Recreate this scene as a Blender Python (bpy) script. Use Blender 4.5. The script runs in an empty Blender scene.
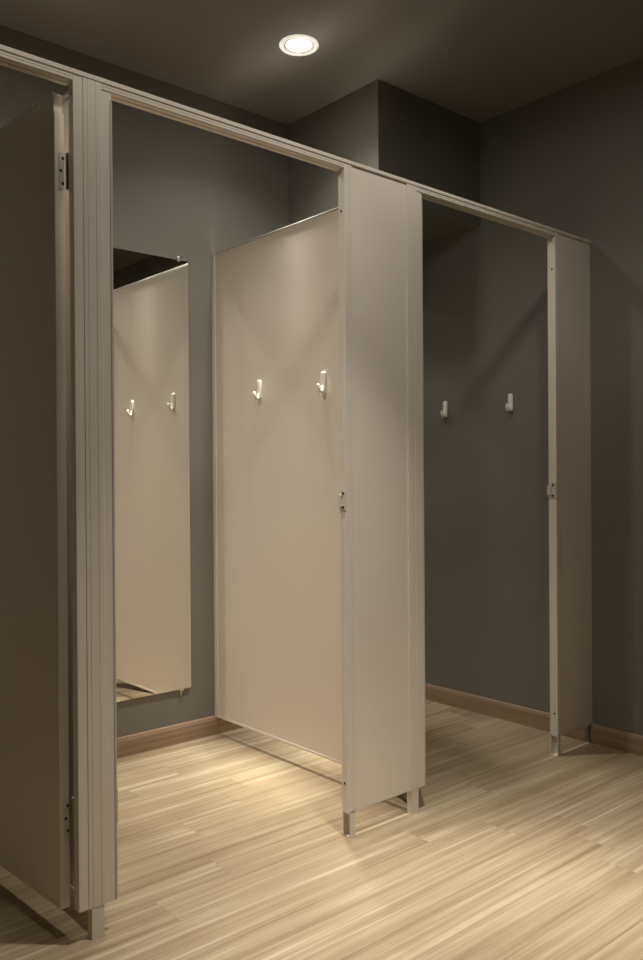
import bpy, bmesh, math, random
from mathutils import Matrix, Vector

sc = bpy.context.scene
C = sc.collection
random.seed(7)

# ------------------------------------------------------------------ camera
CAM = Vector((-0.9083, -1.8025, 1.067))
YAW, PITCH, ROLL, FPX = -0.715, -0.0038, -0.0066, 833.85
fw = Vector((-math.sin(YAW) * math.cos(PITCH), math.cos(YAW) * math.cos(PITCH), math.sin(PITCH)))
rt = Vector((math.cos(YAW), math.sin(YAW), 0))
up = rt.cross(fw)
r2 = rt * math.cos(ROLL) + up * math.sin(ROLL)
u2 = up * math.cos(ROLL) - rt * math.sin(ROLL)
cd = bpy.data.cameras.new('camera')
cam = bpy.data.objects.new('camera', cd)
C.objects.link(cam)
cd.sensor_width = 36.0
cd.lens = FPX * 36.0 / 960.0
cd.clip_start = 0.02
cam.matrix_world = Matrix(((r2.x, u2.x, -fw.x, CAM.x), (r2.y, u2.y, -fw.y, CAM.y), (r2.z, u2.z, -fw.z, CAM.z), (0, 0, 0, 1)))
sc.camera = cam

# ------------------------------------------------------------------ world, exposure
w = bpy.data.worlds.new('world')
sc.world = w
w.use_nodes = True
w.node_tree.nodes['Background'].inputs[0].default_value = (0, 0, 0, 1)
w.node_tree.nodes['Background'].inputs[1].default_value = 0.0
sc.view_settings.view_transform = 'Standard'
sc.view_settings.look = 'None'
sc.view_settings.exposure = 0.0
sc.view_settings.gamma = 1.0
sc.view_settings.use_curve_mapping = False
try:
    sc.cycles.use_denoising = True
    sc.cycles.use_guiding = True
    sc.cycles.use_surface_guiding = True
    sc.cycles.caustics_reflective = True
    sc.cycles.max_bounces = 10
    sc.cycles.diffuse_bounces = 6
    sc.cycles.blur_glossy = 0.0
except Exception:
    pass

# recessed downlights: (x, y); the lamp itself is made in downlight()
# photometric curves of the bulbs: relative candela at these angles from straight down
ANGLES = (0, 9, 18, 30, 45, 65, 90)
LAMP_POWER = 1.0
LAMP_COLOR = (1.0, 0.95, 0.87)
LAMP_RADIUS = 0.046
# x, y, curve (spot bulbs and one flood)
LAMPS = [(1.038, 0.549, (11.5, 4.1, 1.50, 0.40, 0.20, 0.020, 0)),
         (-0.10, 0.544, (0.9, 0.9, 0.85, 0.82, 0.32, 0.02, 0)),
         (-0.06, -0.61, (0.8, 0.55, 0.26, 0.11, 0.15, 0.18, 0)),
         (0.56, -0.61, (4.8, 5.2, 2.10, 0.34, 0.07, 0.01, 0)),
         (1.10, -0.61, (3.2, 1.5, 0.12, 0.09, 0.19, 0.07, 0))]

# ------------------------------------------------------------------ dimensions (metres)
XW = 2.084      # right wall
XL = -2.30      # left wall
YB = 1.117      # back wall
YF = -3.00      # wall behind the camera
ZC = 2.646      # ceiling
ZP = 0.074      # underside of pilasters and doors
ZCAP = 1.988    # underside of head rail cap
ZT = 2.0

# ------------------------------------------------------------------ materials
def nodes_of(name):
    m = bpy.data.materials.new(name)
    m.use_nodes = True
    nt = m.node_tree
    return m, nt, nt.nodes, nt.links, nt.nodes['Principled BSDF']

def paint(name, col, rough=0.5, metal=0.0, var=0.05, scale=9.0, bump=0.03, bscale=260.0, spec=0.5):
    m, nt, N, L, b = nodes_of(name)
    tc = N.new('ShaderNodeTexCoord')
    no = N.new('ShaderNodeTexNoise')
    no.inputs['Scale'].default_value = scale
    no.inputs['Detail'].default_value = 4
    L.new(tc.outputs['Object'], no.inputs['Vector'])
    mx = N.new('ShaderNodeMix')
    mx.data_type = 'RGBA'
    mx.inputs['A'].default_value = tuple(c * (1 - var) for c in col) + (1,)
    mx.inputs['B'].default_value = tuple(min(1, c * (1 + var)) for c in col) + (1,)
    L.new(no.outputs['Fac'], mx.inputs['Factor'])
    L.new(mx.outputs['Result'], b.inputs['Base Color'])
    b.inputs['Roughness'].default_value = rough
    b.inputs['Metallic'].default_value = metal
    b.inputs['Specular IOR Level'].default_value = spec
    if bump:
        n2 = N.new('ShaderNodeTexNoise')
        n2.inputs['Scale'].default_value = bscale
        n2.inputs['Detail'].default_value = 3
        L.new(tc.outputs['Object'], n2.inputs['Vector'])
        bp = N.new('ShaderNodeBump')
        bp.inputs['Strength'].default_value = bump
        bp.inputs['Distance'].default_value = 0.002
        L.new(n2.outputs['Fac'], bp.inputs['Height'])
        L.new(bp.outputs['Normal'], b.inputs['Normal'])
    return m

def wood(name, stops, along=0, sx=0.95, sy=40.0, rough=0.38, gain=1.0):
    m, nt, N, L, b = nodes_of(name)
    geo = N.new('ShaderNodeNewGeometry')
    info = N.new('ShaderNodeObjectInfo')
    mul = N.new('ShaderNodeMath'); mul.operation = 'MULTIPLY'; mul.inputs[1].default_value = 37.0
    L.new(info.outputs['Random'], mul.inputs[0])
    cx = N.new('ShaderNodeCombineXYZ')
    L.new(mul.outputs[0], cx.inputs[0]); L.new(mul.outputs[0], cx.inputs[1]); L.new(mul.outputs[0], cx.inputs[2])
    add = N.new('ShaderNodeVectorMath'); add.operation = 'ADD'
    L.new(geo.outputs['Position'], add.inputs[0]); L.new(cx.outputs[0], add.inputs[1])
    def streak(a, c, detail, dist):
        mp = N.new('ShaderNodeMapping')
        s = [c, c, c]; s[along] = a
        mp.inputs['Scale'].default_value = s
        L.new(add.outputs[0], mp.inputs['Vector'])
        n = N.new('ShaderNodeTexNoise')
        n.inputs['Scale'].default_value = 1.0
        n.inputs['Detail'].default_value = detail
        n.inputs['Roughness'].default_value = 0.55
        n.inputs['Distortion'].default_value = dist
        L.new(mp.outputs[0], n.inputs['Vector'])
        return n.outputs['Fac']
    f1 = streak(sx, sy, 2.5, 0.55)          # broad strips
    f2 = streak(sx * 1.5, sy * 2.3, 3.0, 0.6)   # finer grain
    f3 = streak(5.0, 9.0, 2.0, 0.8)         # knots, clouding
    def m2(a, b_, ka, kb):
        x = N.new('ShaderNodeMath'); x.operation = 'MULTIPLY'; x.inputs[1].default_value = ka
        y = N.new('ShaderNodeMath'); y.operation = 'MULTIPLY_ADD'; y.inputs[1].default_value = kb
        L.new(a, x.inputs[0]); L.new(b_, y.inputs[0]); L.new(x.outputs[0], y.inputs[2])
        return y.outputs[0]
    s1 = m2(f1, f2, 0.52, 0.44)
    s2 = m2(s1, f3, 1.0, 0.10)
    rnd = N.new('ShaderNodeMath'); rnd.operation = 'MULTIPLY_ADD'; rnd.inputs[1].default_value = 0.03
    L.new(info.outputs['Random'], rnd.inputs[0]); L.new(s2, rnd.inputs[2])
    cr = N.new('ShaderNodeValToRGB')
    el = cr.color_ramp.elements
    while len(el) < len(stops):
        el.new(0.5)
    for e, (p, c) in zip(el, stops):
        e.position = p
        e.color = tuple(min(1, k * gain) for k in c) + (1,)
    L.new(rnd.outputs[0], cr.inputs['Fac'])
    L.new(cr.outputs['Color'], b.inputs['Base Color'])
    b.inputs['Roughness'].default_value = rough
    b.inputs['Specular IOR Level'].default_value = 0.35
    bp = N.new('ShaderNodeBump')
    bp.inputs['Strength'].default_value = 0.05
    bp.inputs['Distance'].default_value = 0.001
    L.new(f2, bp.inputs['Height'])
    L.new(bp.outputs['Normal'], b.inputs['Normal'])
    return m

M = {}
M['panel'] = paint('beige_laminate', (0.71, 0.645, 0.56), 0.42, var=0.02, bump=0.05, bscale=420)
M['profile'] = paint('beige_coated_profile', (0.68, 0.62, 0.535), 0.40, var=0.015, bump=0.02)
M['trim'] = paint('satin_metal_trim', (0.72, 0.69, 0.63), 0.30, metal=0.7, var=0.02, bump=0)
M['wall'] = paint('dark_grey_wall_paint', (0.173, 0.166, 0.144), 0.55, var=0.05, scale=3.0, bump=0.08, bscale=180, spec=0.3)
M['ceil'] = paint('grey_ceiling_paint', (0.21, 0.195, 0.175), 0.7, var=0.04, scale=2.0, bump=0.05, spec=0.2)
M['steel'] = paint('dull_steel', (0.30, 0.27, 0.22), 0.42, metal=0.8, var=0.08, scale=60, bump=0)
M['keeper'] = paint('cream_coated_keeper', (0.58, 0.54, 0.46), 0.35, var=0.01, bump=0)
M['black'] = paint('black_screw', (0.012, 0.011, 0.01), 0.5, var=0.1, bump=0)
M['rubber'] = paint('grey_rubber_stop', (0.50, 0.46, 0.40), 0.65, var=0.05, scale=200, bump=0.1)
M['white'] = paint('white_glossy_plastic', (0.82, 0.80, 0.74), 0.16, var=0.01, bump=0)
M['lamp_white'] = paint('white_lamp_trim', (0.80, 0.79, 0.75), 0.35, var=0.01, bump=0)
M['ring'] = paint('frosted_glass_ring', (0.82, 0.81, 0.76), 0.3, var=0.01, bump=0)
_b = M['ring'].node_tree.nodes['Principled BSDF']
_b.inputs['Emission Color'].default_value = (1.0, 0.95, 0.84, 1)
_b.inputs['Emission Strength'].default_value = 0.55
M['backing'] = paint('mirror_backing', (0.10, 0.10, 0.09), 0.6, var=0.05, bump=0)
FLOOR_STOPS = [(0.35, (0.36, 0.248, 0.140)), (0.45, (0.50, 0.368, 0.215)), (0.53, (0.59, 0.455, 0.275)), (0.605, (0.67, 0.54, 0.340)), (0.69, (0.87, 0.75, 0.515))]
M['floor'] = wood('maple_laminate', FLOOR_STOPS, 0, gain=0.52)
BASE_STOPS = [(0.30, (0.20, 0.135, 0.085)), (0.50, (0.27, 0.19, 0.122)), (0.72, (0.36, 0.265, 0.175))]
M['base_x'] = wood('brown_baseboard_wood', BASE_STOPS, 0, sx=1.2, sy=40)
M['base_y'] = wood('brown_baseboard_wood_side', BASE_STOPS, 1, sx=1.2, sy=40)

m, nt, N, L, b = nodes_of('mirror_silver')
no = N.new('ShaderNodeTexNoise'); no.inputs['Scale'].default_value = 2.0
mr = N.new('ShaderNodeMapRange')
mr.inputs['To Min'].default_value = 0.0; mr.inputs['To Max'].default_value = 0.004
L.new(no.outputs['Fac'], mr.inputs['Value']); L.new(mr.outputs[0], b.inputs['Roughness'])
b.inputs['Base Color'].default_value = (0.86, 0.86, 0.82, 1)
b.inputs['Metallic'].default_value = 1.0
M['mirror'] = m

m, nt, N, L, b = nodes_of('glowing_lamp_lens')
tc = N.new('ShaderNodeTexCoord'); gr = N.new('ShaderNodeTexGradient'); gr.gradient_type = 'SPHERICAL'
mp = N.new('ShaderNodeMapping'); mp.inputs['Scale'].default_value = (18, 18, 18)
L.new(tc.outputs['Object'], mp.inputs['Vector']); L.new(mp.outputs[0], gr.inputs['Vector'])
mr = N.new('ShaderNodeMapRange'); mr.inputs['To Min'].default_value = 3.0; mr.inputs['To Max'].default_value = 14.0
L.new(gr.outputs['Fac'], mr.inputs['Value'])
b.inputs['Base Color'].default_value = (0.9, 0.9, 0.85, 1)
b.inputs['Emission Color'].default_value = (1.0, 0.90, 0.72, 1)
L.new(mr.outputs[0], b.inputs['Emission Strength'])
M['lens'] = m

# ------------------------------------------------------------------ mesh helpers
def bx(bm, x0, x1, y0, y1, z0, z1, bev=0.0):
    vs = [bm.verts.new((x, y, z)) for x in (x0, x1) for y in (y0, y1) for z in (z0, z1)]
    fs = [(0, 1, 3, 2), (4, 6, 7, 5), (0, 4, 5, 1), (2, 3, 7, 6), (0, 2, 6, 4), (1, 5, 7, 3)]
    faces = [bm.faces.new([vs[i] for i in f]) for f in fs]
    if bev:
        es = {e for f in faces for e in f.edges}
        bmesh.ops.bevel(bm, geom=list(es), offset=bev, segments=1, affect='EDGES', profile=0.5)
    return bm

def prism(bm, pts, axis, a, b_):
    """extrude a polygon along an axis; pts are in the two other axes, in xyz order"""
    def P(p, t):
        q = list(p); q.insert(axis, t); return q
    A = [bm.verts.new(P(p, a)) for p in pts]
    B = [bm.verts.new(P(p, b_)) for p in pts]
    n = len(pts)
    bm.faces.new(A); bm.faces.new(B[::-1])
    for i in range(n):
        bm.faces.new((A[i], B[i], B[(i + 1) % n], A[(i + 1) % n]))
    bmesh.ops.recalc_face_normals(bm, faces=bm.faces[:])
    return bm

def front_profile(x0, x1, y0, y1, grooves=(), d=0.0022, wd=0.0024, ch=0.002):
    """plan outline, front (-y) side with V grooves and small chamfers"""
    p = [(x0, y0 + ch), (x0 + ch, y0)]
    for g in grooves:
        p += [(g - wd / 2, y0), (g - wd / 4, y0 + d), (g + wd / 4, y0 + d), (g + wd / 2, y0)]
    p += [(x1 - ch, y0), (x1, y0 + ch), (x1, y1), (x0, y1)]
    return p

def lathe(bm, prof, n=40, origin=(0, 0, 0), axis='z', caps=True):
    rings = []
    for r, h in prof:
        ring = []
        for i in range(n):
            a = 2 * math.pi * i / n
            c, s = r * math.cos(a), r * math.sin(a)
            v = {'z': (c, s, h), 'x': (h, c, s), 'y': (c, h, s)}[axis]
            ring.append(bm.verts.new((v[0] + origin[0], v[1] + origin[1], v[2] + origin[2])))
        rings.append(ring)
    for A, B in zip(rings, rings[1:]):
        for i in range(n):
            bm.faces.new((A[i], A[(i + 1) % n], B[(i + 1) % n], B[i]))
    if caps:
        bm.faces.new(rings[0]); bm.faces.new(rings[-1])
    bmesh.ops.recalc_face_normals(bm, faces=bm.faces[:])
    return bm

def tube(bm, path, radii, n=12):
    """round tube along points with per-point (ry, rz) radii; closed ends"""
    pts = [Vector(p) for p in path]
    rings = []
    for i, p in enumerate(pts):
        t = (pts[min(i + 1, len(pts) - 1)] - pts[max(i - 1, 0)]).normalized()
        side = Vector((0, 1, 0))
        nor = t.cross(side).normalized()
        ra, rb = radii[i]
        rings.append([bm.verts.new(p + side * ra * math.cos(2 * math.pi * k / n) + nor * rb * math.sin(2 * math.pi * k / n)) for k in range(n)])
    for A, B in zip(rings, rings[1:]):
        for k in range(n):
            bm.faces.new((A[k], A[(k + 1) % n], B[(k + 1) % n], B[k]))
    bm.faces.new(rings[0]); bm.faces.new(rings[-1])
    bmesh.ops.recalc_face_normals(bm, faces=bm.faces[:])
    return bm

def obj(name, bm, mat, parent=None, smooth=False, loc=(0, 0, 0)):
    me = bpy.data.meshes.new(name)
    bm.to_mesh(me); bm.free()
    me.materials.append(M[mat] if isinstance(mat, str) else mat)
    if smooth:
        for p in me.polygons:
            p.use_smooth = True
    o = bpy.data.objects.new(name, me)
    C.objects.link(o)
    o.location = loc
    if parent:
        o.parent = parent
    return o

def box(name, dims, mat, parent=None, bev=0.0):
    return obj(name, bx(bmesh.new(), *dims, bev=bev), mat, parent)

def tag(o, label, cat, group=None):
    o['label'] = label; o['category'] = cat
    if group: o['group'] = group
    return o

def thing(name, label, cat, loc=(0, 0, 0), rz=0.0, group=None):
    o = bpy.data.objects.new(name, None)
    o.empty_display_size = 0.05
    C.objects.link(o)
    o.location = loc; o.rotation_euler = (0, 0, rz)
    return tag(o, label, cat, group)

def struct(o, label=None):
    o['kind'] = 'structure'
    if label: o['label'] = label
    return o

def dup(root, loc, rz=None, label=None):
    r = root.copy(); C.objects.link(r); r.location = loc
    if rz is not None: r.rotation_euler = (0, 0, rz)
    if label: r['label'] = label
    for ch in list(root.children):
        c = ch.copy(); C.objects.link(c); c.parent = r
        for g in list(ch.children):
            d = g.copy(); C.objects.link(d); d.parent = c
    return r

# ------------------------------------------------------------------ room shell
T = 0.10
struct(box('wall_back', (XL - T, XW + T, YB, YB + T, 0, ZC), 'wall'), 'dark grey painted back wall behind the cubicles')
struct(box('wall_right', (XW, XW + T, YF, YB, 0, ZC), 'wall'), 'dark grey painted side wall on the right')
struct(box('wall_left', (XL - T, XL, YF, YB, 0, ZC), 'wall'), 'dark grey painted side wall on the left')
struct(box('wall_front', (XL - T, XW + T, YF - T, YF, 0, ZC), 'wall'), 'dark grey painted wall facing the cubicles')
struct(box('ceiling', (XL - T, XW + T, YF - T, YB + T, ZC, ZC + T), 'ceil'), 'grey painted flat ceiling')
struct(box('wall_bulkhead', (1.444, XW, 0.549, YB, 2.188, ZC), 'wall'), 'boxed dark grey bulkhead in the ceiling corner')

# floor slab and laminate planks
fl = struct(box('floor', (XL - T, XW + T, YF - T, YB + T, -0.06, -0.0085), 'floor'), 'light maple laminate plank floor')
PWID, PLEN, GAP = 0.122, 1.215, 0.0002
JOINT = {0: 0.446, 1: 0.678, -4: 0.915, -5: 1.148, -6: 1.354}
mesh_cache = {}
row0 = math.floor((YF - 0.301) / PWID)
for k in range(row0, 8):
    y0, y1 = 0.301 + k * PWID, 0.301 + (k + 1) * PWID
    y0c, y1c = max(y0, YF), min(y1, YB)
    if y1c - y0c < 0.004: continue
    off = JOINT.get(k, random.uniform(0, PLEN))
    x = off - PLEN * math.ceil((off - XL) / PLEN)
    while x < XW:
        x0, x1 = max(x, XL), min(x + PLEN, XW)
        x += PLEN
        if x1 - x0 < 0.01: continue
        key = (round(x1 - x0, 4), round(y1c - y0c, 4))
        if key not in mesh_cache:
            bm = bmesh.new()
            bx(bm, GAP / 2, key[0] - GAP / 2, GAP / 2, key[1] - GAP / 2, -0.0085, 0.0, bev=0.0003)
            me = bpy.data.meshes.new('plank'); bm.to_mesh(me); bm.free(); me.materials.append(M['floor'])
            mesh_cache[key] = me
        o = bpy.data.objects.new('plank', mesh_cache[key])
        C.objects.link(o); o.location = (x0, y0c, 0); o.parent = fl

# baseboards (profile: flat board with eased top)
BH, BT = 0.0754, 0.014
def baseboard_profile():
    return [(0, 0), (BT, 0), (BT, BH - 0.014), (BT - 0.002, BH - 0.010), (BT - 0.003, BH - 0.004), (BT - 0.006, BH), (0, BH)]
bm = bmesh.new(); prism(bm, [(YB - a, z) for a, z in baseboard_profile()], 0, XL, XW - BT)
struct(obj('baseboard_back', bm, 'base_x'), 'brown wooden baseboard along the back wall')
bm = bmesh.new(); prism(bm, [(XW - a, z) for a, z in baseboard_profile()], 1, YF, YB)
struct(obj('baseboard_right', bm, 'base_y'), 'brown wooden baseboard along the right wall')
bm = bmesh.new(); prism(bm, [(XL + a, z) for a, z in baseboard_profile()], 1, YF, YB - BT)
struct(obj('baseboard_left', bm, 'base_y'), 'brown wooden baseboard along the left wall')

# ------------------------------------------------------------------ head rail
hr = thing('cubicle_headrail', 'long beige metal head rail running across the tops of all cubicle fronts', 'rail', (XL, 0, ZCAP))
bm = bmesh.new()
prism(bm, [(-0.003, 0.0015), (-0.003, 0.0095), (-0.001, 0.012), (0.039, 0.012), (0.041, 0.0095), (0.041, 0.0)] + [(-0.0015, 0.0)], 0, 0.0, XW - XL)
obj('rail_cap', bm, 'profile', hr)
def rail_body(x0, x1):
    bm = bmesh.new()
    # front with two ridges, underside with door rebate
    p = [(0.000, 0.0), (0.000, -0.006), (0.001, -0.007), (0.000, -0.008), (0.000, -0.013), (0.002, -0.015), (0.017, -0.015), (0.017, -0.011), (0.021, -0.011), (0.021, -0.015), (0.036, -0.015), (0.038, -0.013), (0.038, 0.0)]
    prism(bm, p, 0, x0 - XL, x1 - XL)
    obj('rail_body', bm, 'profile', hr)

# ------------------------------------------------------------------ pilasters
SCREW = lathe(bmesh.new(), [(0.0001, 0.0012), (0.0022, 0.0010), (0.0030, 0.0)], n=10, axis='x', caps=True)
screw_me = bpy.data.meshes.new('screw'); SCREW.to_mesh(screw_me); SCREW.free(); screw_me.materials.append(M['black'])
def screw(parent, loc, rot=(0, 0, 0), s=1.0):
    o = bpy.data.objects.new('screw', screw_me); C.objects.link(o)
    o.location = loc; o.rotation_euler = rot; o.scale = (s, s, s); o.parent = parent
    return o

def c_foot(parent, x0, x1, y0, y1, open_left=True):
    """levelling foot: a metal channel open to the left, on a small base plate"""
    t = 0.0025
    if open_left:
        pts = [(x0, y0), (x1, y0), (x1, y1), (x0, y1), (x0, y1 - t * 1.6), (x1 - t, y1 - t * 1.6), (x1 - t, y0 + t), (x0, y0 + t)]
    else:
        pts = [(x0, y0), (x1, y0), (x1, y1), (x0, y1)]
    bm = bmesh.new(); prism(bm, pts, 2, 0.0, ZP + 0.004)
    if open_left:
        bx(bm, x0 + 0.001, x1 - t, y0 + t, y1 - t * 1.6, 0.0, 0.002)
    return obj('foot', bm, 'profile', parent)

def centre_post(p, cx):
    """post that carries a partition: centre section and rubber-edged door stop on its right"""
    bm = bmesh.new()
    prism(bm, front_profile(cx - 0.0215, cx + 0.0245, -0.0010, 0.036, (cx - 0.011, cx + 0.010), d=0.0010, wd=0.0020, ch=0.0010), 2, ZP, ZCAP)
    post = obj('post', bm, 'profile', p)
    bm = bmesh.new()
    prism(bm, front_profile(cx + 0.0245, cx + 0.051, 0.002, 0.030, (), ch=0.001), 2, ZP, ZCAP - 0.016)
    st = obj('door_stop', bm, 'profile', p)
    bm = bmesh.new(); prism(bm, front_profile(cx + 0.0463, cx + 0.0525, 0.0005, 0.012, (), ch=0.001), 2, ZP, ZCAP - 0.035)
    obj('rubber_gasket', bm, 'rubber', st)
    c_foot(p, cx - 0.0135, cx + 0.0165, 0.0, 0.022, False)
    return post

def keeper(p, x, z, ky):
    """latch keeper on the side of a jamb (faces -x)"""
    bm = bmesh.new()
    pts = [(0.001, 0.0), (0.034 * ky, 0.0), (0.034 * ky, 0.057), (0.001, 0.057)]
    prism(bm, pts, 0, x - 0.003, x)
    k = obj('latch_keeper', bm, 'keeper', p)
    k['label'] = 'cream latch keeper with two dark screws'
    bm = bmesh.new()
    prism(bm, [(q * ky, h) for q, h in ((0.018, 0.012), (0.034, 0.010), (0.037, 0.016), (0.037, 0.040), (0.034, 0.046), (0.018, 0.044), (0.021, 0.039), (0.021, 0.017))], 0, x - 0.007, x - 0.003)
    obj('keeper_lip', bm, 'keeper', k)
    k.location = (0, 0, z - 0.0285)
    for dz in (0.008, 0.049):
        screw(k, (x - 0.003, 0.014 * ky, dz), (0, 0, math.pi), 1.6)
    return k

def jamb(p, x, wd, y1):
    bm = bmesh.new()
    # plan: front lip with a fine groove, ribbed side
    g = x + wd * 0.45
    pts = [(x + 0.001, 0.0), (g, 0.0), (g + 0.0005, 0.001), (g + 0.0015, 0.001), (g + 0.002, 0.0), (x + wd - 0.001, 0.0), (x + wd, 0.001), (x + wd, y1),
           (x, y1), (x, y1 - 0.007), (x + 0.001, y1 - 0.008), (x, y1 - 0.009), (x, 0.001)]
    prism(bm, pts, 2, ZP, ZCAP)
    o = obj('jamb', bm, 'profile', p)
    for z in (0.160, 1.850):
        screw(o, (x, 0.015, z), (0, 0, math.pi), 1.35)
    c_foot(p, x + wd - 0.024, x + wd - 0.0065, 0.0, 0.034, True)
    return o

def filler(p, x0, x1):
    f = box('infill_panel', (x0, x1, 0.003, 0.020, ZP + 0.004, ZCAP), 'panel', p)
    bm = bmesh.new(); bx(bm, x0, x1, 0.0018, 0.0215, ZP, ZP + 0.005, 0.0008)
    obj('bottom_trim', bm, 'trim', f)
    return f

# narrow pilaster by the open door
PX1 = -0.04
p1 = thing('cubicle_pilaster', 'narrow grooved beige pilaster that the half-seen open door hangs on', 'pilaster', (PX1, 0, 0), group='cubicle pilasters')
centre_post(p1, 0.0)
bm = bmesh.new()
prism(bm, front_profile(-0.045, -0.0215, 0.0, 0.024, (), ch=0.001), 2, ZP, ZCAP)
obj('hinge_jamb', bm, 'profile', p1)

# wide pilaster between the mirror cubicle and the dark cubicle
PX2 = 1.0405
JX = 0.753 - PX2
p2 = thing('cubicle_pilaster', 'wide beige pilaster with two feet in the middle, between the two doorways', 'pilaster', (PX2, 0, 0), group='cubicle pilasters')
centre_post(p2, 0.0)
jamb(p2, JX, 0.032, 0.027)
filler(p2, JX + 0.032, -0.0215)
keeper(p2, JX, 0.997, 0.8)

# end pilaster at the right wall
p0 = dup(p2, (-1.50, 0, 0), label='wide beige pilaster beyond the open door')
p3 = thing('cubicle_pilaster', 'dim beige end pilaster fixed to the dark right wall', 'pilaster', (1.836, 0, 0), group='cubicle pilasters')
jamb(p3, 0.0, 0.024, 0.034)
x1 = XW - 1.836
f3 = filler(p3, 0.024, x1 - 0.010)
bm = bmesh.new(); prism(bm, [(x1 - 0.012, 0.0035), (x1, 0.0035), (x1, 0.0245), (x1 - 0.012, 0.0245)], 2, ZP, ZCAP)
obj('wall_channel', bm, 'profile', p3)
bm = bmesh.new()
prism(bm, [(x1 - 0.030, ZP), (x1 - 0.0145, ZP), (x1 - 0.0145, 0.0), (x1 - 0.019, 0.0)], 1, 0.006, 0.022)
obj('foot', bm, 'steel', p3)
keeper(p3, 0.0, 1.010, 1.0)

for a, b_ in ((XL, -1.50 + JX), (-1.50 + 0.0245, PX1 - 0.045), (PX1 + 0.0245, PX2 + JX), (PX2 + 0.0245, 1.836)):
    rail_body(a, b_)

# ------------------------------------------------------------------ partitions
def partition(x, label):
    p = thing('cubicle_partition', label, 'partition', (x, 0, 0), group='cubicle partitions')
    t = 0.014
    box('panel', (0, t, 0.036, YB - 0.004, 0.076, 1.992), 'panel', p)
    bm = bmesh.new(); bx(bm, -0.0015, t + 0.0015, 0.036, YB - 0.004, 1.988, 1.998, 0.001); obj('top_trim', bm, 'trim', p)
    bm = bmesh.new(); bx(bm, -0.0015, t + 0.0015, 0.036, YB - 0.004, 0.070, 0.079, 0.001); obj('bottom_trim', bm, 'profile', p)
    bm = bmesh.new(); bx(bm, -0.003, t + 0.003, YB - 0.022, YB, 0.070, 1.994, 0.0008); obj('wall_channel', bm, 'profile', p)
    return p
pt = partition(1.031, 'light beige partition with two white hooks beside the mirror')
dup(pt, (PX1 - 0.007, 0, 0), label='beige partition behind the narrow grooved pilaster')
dup(pt, (-1.507, 0, 0), label='beige partition beyond the open door')

# ------------------------------------------------------------------ doors
def door(label, loc, rz):
    """hinge edge at local x=0, leaf along +x, thickness along +y"""
    d = thing('cubicle_door', label, 'door', loc, rz, group='cubicle doors')
    th, wd, zt = 0.024, 0.715, 1.955
    box('panel', (0.006, wd - 0.006, 0.0015, th - 0.0015, ZP + 0.004, zt - 0.004), 'panel', d)
    bm = bmesh.new()
    prism(bm, [(0, 0.001), (0.001, 0), (0.010, 0), (0.010, th), (0.001, th), (0, th - 0.001)], 2, ZP, zt - 0.045)
    obj('edge_profile', bm, 'profile', d)
    bm = bmesh.new(); bx(bm, wd - 0.010, wd, 0, th, ZP, zt, 0.001); obj('edge_profile', bm, 'profile', d)
    bm = bmesh.new(); bx(bm, 0.006, wd - 0.010, 0, th, zt - 0.007, zt, 0.001); obj('top_trim', bm, 'trim', d)
    bm = bmesh.new(); bx(bm, 0.010, wd - 0.010, 0, th, ZP, ZP + 0.007, 0.001); obj('bottom_trim', bm, 'profile', d)
    return d
def hinges(d, zs, side):
    """side: local y sign on which the knuckle lies"""
    for z in zs:
        h = obj('hinge', bx(bmesh.new(), -0.0025, 0.0, 0.003, 0.014, 0.0, 0.084, 0.0006), 'keeper', d, loc=(0, 0, z))
        h['label'] = 'steel butt hinge with dark screws'
        yk = -0.0075 if side < 0 else 0.030
        for i in range(5):
            bm = bmesh.new(); lathe(bm, [(0.0064, 0.0), (0.0068, 0.001), (0.0068, 0.0152), (0.0064, 0.0162)], n=14, axis='z', origin=(-0.006, yk, 0.0017 + i * 0.0165))
            obj('knuckle', bm, 'steel', h)
        bm = bmesh.new(); lathe(bm, [(0.0022, 0.084), (0.0034, 0.0845), (0.0030, 0.0875), (0.0008, 0.0885)], n=12, axis='z', origin=(-0.006, yk, 0.0)); obj('pin', bm, 'trim', h)
        bm = bmesh.new(); bx(bm, -0.010, -0.0075, min(yk, yk + 0.004 * side), max(yk, yk + 0.004 * side), 0.002, 0.082, 0.0006); obj('leaf', bm, 'steel', h)
        for dz, dy in ((0.013, 0.004), (0.042, 0.009), (0.071, 0.004)):
            screw(h, (-0.0025, dy + 0.001, dz), (0, 0, math.pi), 1.25)
d1 = door('dark beige cubicle door standing open at the left edge', (-0.087, 0.044, 0), math.radians(94.2))
hinges(d1, (0.239, 1.735), -1)

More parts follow.
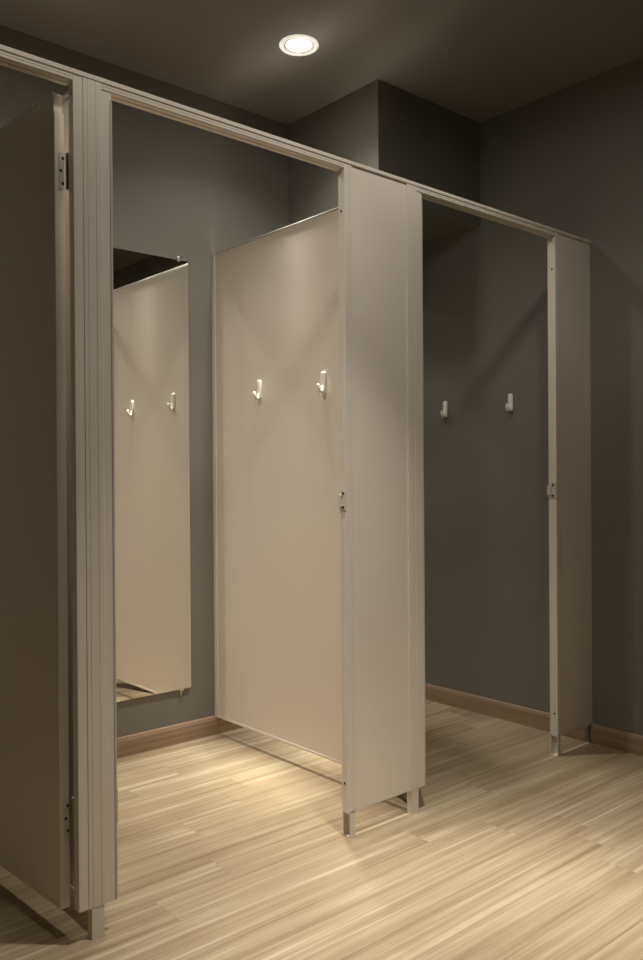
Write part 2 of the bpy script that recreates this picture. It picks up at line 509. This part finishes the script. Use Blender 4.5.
# ------------------------------------------------------------------ coat hooks
def hook(label, loc):
    h = thing('coat_hook', label, 'hook', loc, group='white coat hooks')
    # back plate: tall rounded oval (in y,z), thickness in -x
    bm = bmesh.new()
    n = 28
    layers = [(0.0, 0.94), (-0.003, 1.0), (-0.006, 0.96), (-0.0085, 0.82), (-0.0100, 0.55), (-0.0105, 0.2)]
    rings = []
    for dx, s in layers:
        rg = []
        for i in range(n):
            a = 2 * math.pi * i / n
            y = 0.0125 * s * math.cos(a)
            z = (0.029 if s > 0.5 else 0.029) * (1 if math.sin(a) > 0 else -1) * (abs(math.sin(a)) > 1e-6) + 0.0105 * s * math.sin(a)
            rg.append(bm.verts.new((dx, y, z)))
        rings.append(rg)
    for A, B in zip(rings, rings[1:]):
        for i in range(n):
            bm.faces.new((A[i], A[(i + 1) % n], B[(i + 1) % n], B[i]))
    bm.faces.new(rings[0]); bm.faces.new(rings[-1])
    bmesh.ops.recalc_face_normals(bm, faces=bm.faces[:])
    obj('back_plate', bm, 'white', h, True)
    # hook arm: leaves the plate low down, curves out and up
    pts, rad = [], []
    for i in range(15):
        t = i / 14
        a = math.radians(-95 + 150 * t * 0.62)
        if t < 0.55:
            a = math.pi * (1.0 + 0.5 * (t / 0.55))
            # quarter circle from plate down and out
            x = -0.006 - 0.012 * (1 - math.cos(math.pi / 2 * t / 0.55))
            z = -0.012 - 0.022 * math.sin(math.pi / 2 * t / 0.55)
        else:
            s = (t - 0.55) / 0.45
            x = -0.018 - 0.010 * math.sin(math.pi / 2 * s)
            z = -0.034 + 0.022 * (s ** 1.3)
        pts.append((x, 0, z))
        r = 0.0070 - 0.0008 * t
        if i == 14: r *= 0.6
        rad.append((r * 1.35, r * 0.85))
    bm = bmesh.new(); tube(bm, pts, rad, 14)
    obj('hook_arm', bm, 'white', h, True)
    bm = bmesh.new(); bmesh.ops.create_uvsphere(bm, u_segments=14, v_segments=10, radius=0.0062)
    for v in bm.verts: v.co += Vector(pts[-1])
    obj('hook_tip', bm, 'white', h, True)
    return h
hk = hook('white hook on the light partition, nearer to the mirror', (1.031, 0.790, 1.404))
dup(hk, (1.031, 0.413, 1.400), label='white hook on the light partition, nearer to the wide pilaster')
dup(hk, (XW, 0.755, 1.378), label='white hook on the dark right wall, nearer to the wide pilaster')
dup(hk, (XW, 0.388, 1.384), label='white hook on the dark right wall, nearer to the end pilaster')

# ------------------------------------------------------------------ mirrors
def mirror(x0, x1, label):
    yb = YB - 0.0075
    zb, zt = 0.213, 1.945
    r = thing('wall_mirror', label, 'mirror', (x0, yb, zb), group='cubicle mirrors')
    wd, ht = x1 - x0, zt - zb
    bm = bmesh.new(); bx(bm, 0, wd, 0.0, 0.004, 0, ht, 0.0008)
    obj('glass', bm, 'mirror', r)
    bm = bmesh.new(); bx(bm, 0.002, wd - 0.002, 0.004, 0.0073, 0.002, ht - 0.002); obj('backing_board', bm, 'backing', r)
    for xx in (0.045, wd - 0.045):
        bm = bmesh.new()
        bx(bm, xx - 0.007, xx + 0.007, -0.0035, 0.0075, -0.006, 0.0, 0.0008)
        bx(bm, xx - 0.007, xx + 0.007, -0.0035, -0.0005, -0.002, 0.010, 0.0006)
        bx(bm, xx - 0.002, xx + 0.002, 0.0035, 0.0075, -0.026, -0.006, 0.0006)
        obj('bottom_clip', bm, 'trim', r)
        bm = bmesh.new()
        bx(bm, xx - 0.005, xx + 0.005, -0.003, 0.0075, ht, ht + 0.004, 0.0006)
        bx(bm, xx - 0.005, xx + 0.005, -0.003, -0.0005, ht - 0.006, ht + 0.003, 0.0006)
        lathe(bm, [(0.005, -0.004), (0.006, 0.0), (0.005, 0.006), (0.002, 0.0075)], n=12, axis='z', origin=(xx, 0.0015, ht + 0.008))
        obj('top_clip', bm, 'trim', r)
    return r
mirror(0.099, 0.911, 'tall frameless mirror on the back wall, reflecting the partition and hooks')
mirror(1.17, 1.98, 'tall frameless mirror on the back wall of the dark cubicle')

# ------------------------------------------------------------------ doors of the two open cubicles
d2 = door('beige cubicle door folded open behind the narrow pilaster', (0.016, 0.040, 0), math.radians(82))
d3 = door('beige cubicle door folded open behind the wide pilaster', (1.093, 0.050, 0), math.radians(75))
for d in (d2, d3):
    hinges(d, (0.239, 1.735), -1)

# ------------------------------------------------------------------ recessed downlights
def ies_text(curve):
    t = bpy.data.texts.new('downlight_ies')
    ang = list(range(0, 181, 2))
    pts = list(zip(ANGLES, curve))
    def cd_(a):
        for (a0, c0), (a1, c1) in zip(pts, pts[1:]):
            if a0 <= a <= a1: return c0 + (c1 - c0) * (a - a0) / (a1 - a0)
        return 0.0
    t.write('IESNA:LM-63-2002\nTILT=NONE\n1 1000 1.0 %d 1 1 2 0 0 0\n1 1 0\n' % len(ang))
    t.write(' '.join(str(a) for a in ang) + '\n0\n')
    t.write(' '.join('%.4f' % (1000 * cd_(a)) for a in ang) + '\n')
    return t
def downlight(label, x, y, k):
    d = thing('recessed_downlight', label, 'ceiling light', (x, y, ZC), group='recessed downlights')
    bm = bmesh.new(); lathe(bm, [(0.0715, 0.0), (0.0725, -0.003), (0.069, -0.007), (0.060, -0.008), (0.057, -0.005), (0.056, 0.0)], n=56, caps=False)
    obj('trim_ring', bm, 'ring', d, True)
    bm = bmesh.new(); lathe(bm, [(0.0565, -0.0005), (0.055, -0.005), (0.051, -0.0055), (0.048, -0.003), (0.046, -0.0005)], n=56, caps=False)
    obj('inner_ring', bm, 'lamp_white', d, True)
    bm = bmesh.new(); lathe(bm, [(0.0475, -0.001), (0.044, -0.0035), (0.030, -0.006), (0.012, -0.0072), (0.0005, -0.0075)], n=56)
    obj('lens', bm, 'lens', d, True)
    ld = bpy.data.lights.new('downlight_bulb', 'POINT')
    ld.energy = LAMP_POWER; ld.color = LAMP_COLOR
    ld.shadow_soft_size = LAMP_RADIUS
    ld.use_nodes = True
    N, L = ld.node_tree.nodes, ld.node_tree.links
    em = N.get('Emission') or N.new('ShaderNodeEmission')
    ie = N.new('ShaderNodeTexIES'); ie.mode = 'INTERNAL'; ie.ies = ies_text(k)
    L.new(ie.outputs['Fac'], em.inputs['Strength'])
    lo = bpy.data.objects.new('downlight_bulb', ld); C.objects.link(lo)
    lo.location = (0, 0, -0.06); lo.parent = d
    return d
names = ['glowing round white recessed downlight in the ceiling above the partition with hooks', 'recessed downlight above the half-seen open door', 'recessed downlight in front of the open door', 'recessed downlight in front of the mirror cubicle', 'recessed downlight in front of the wide pilaster']
for (x, y, k), n in zip(LAMPS, names):
    downlight(n, x, y, k)
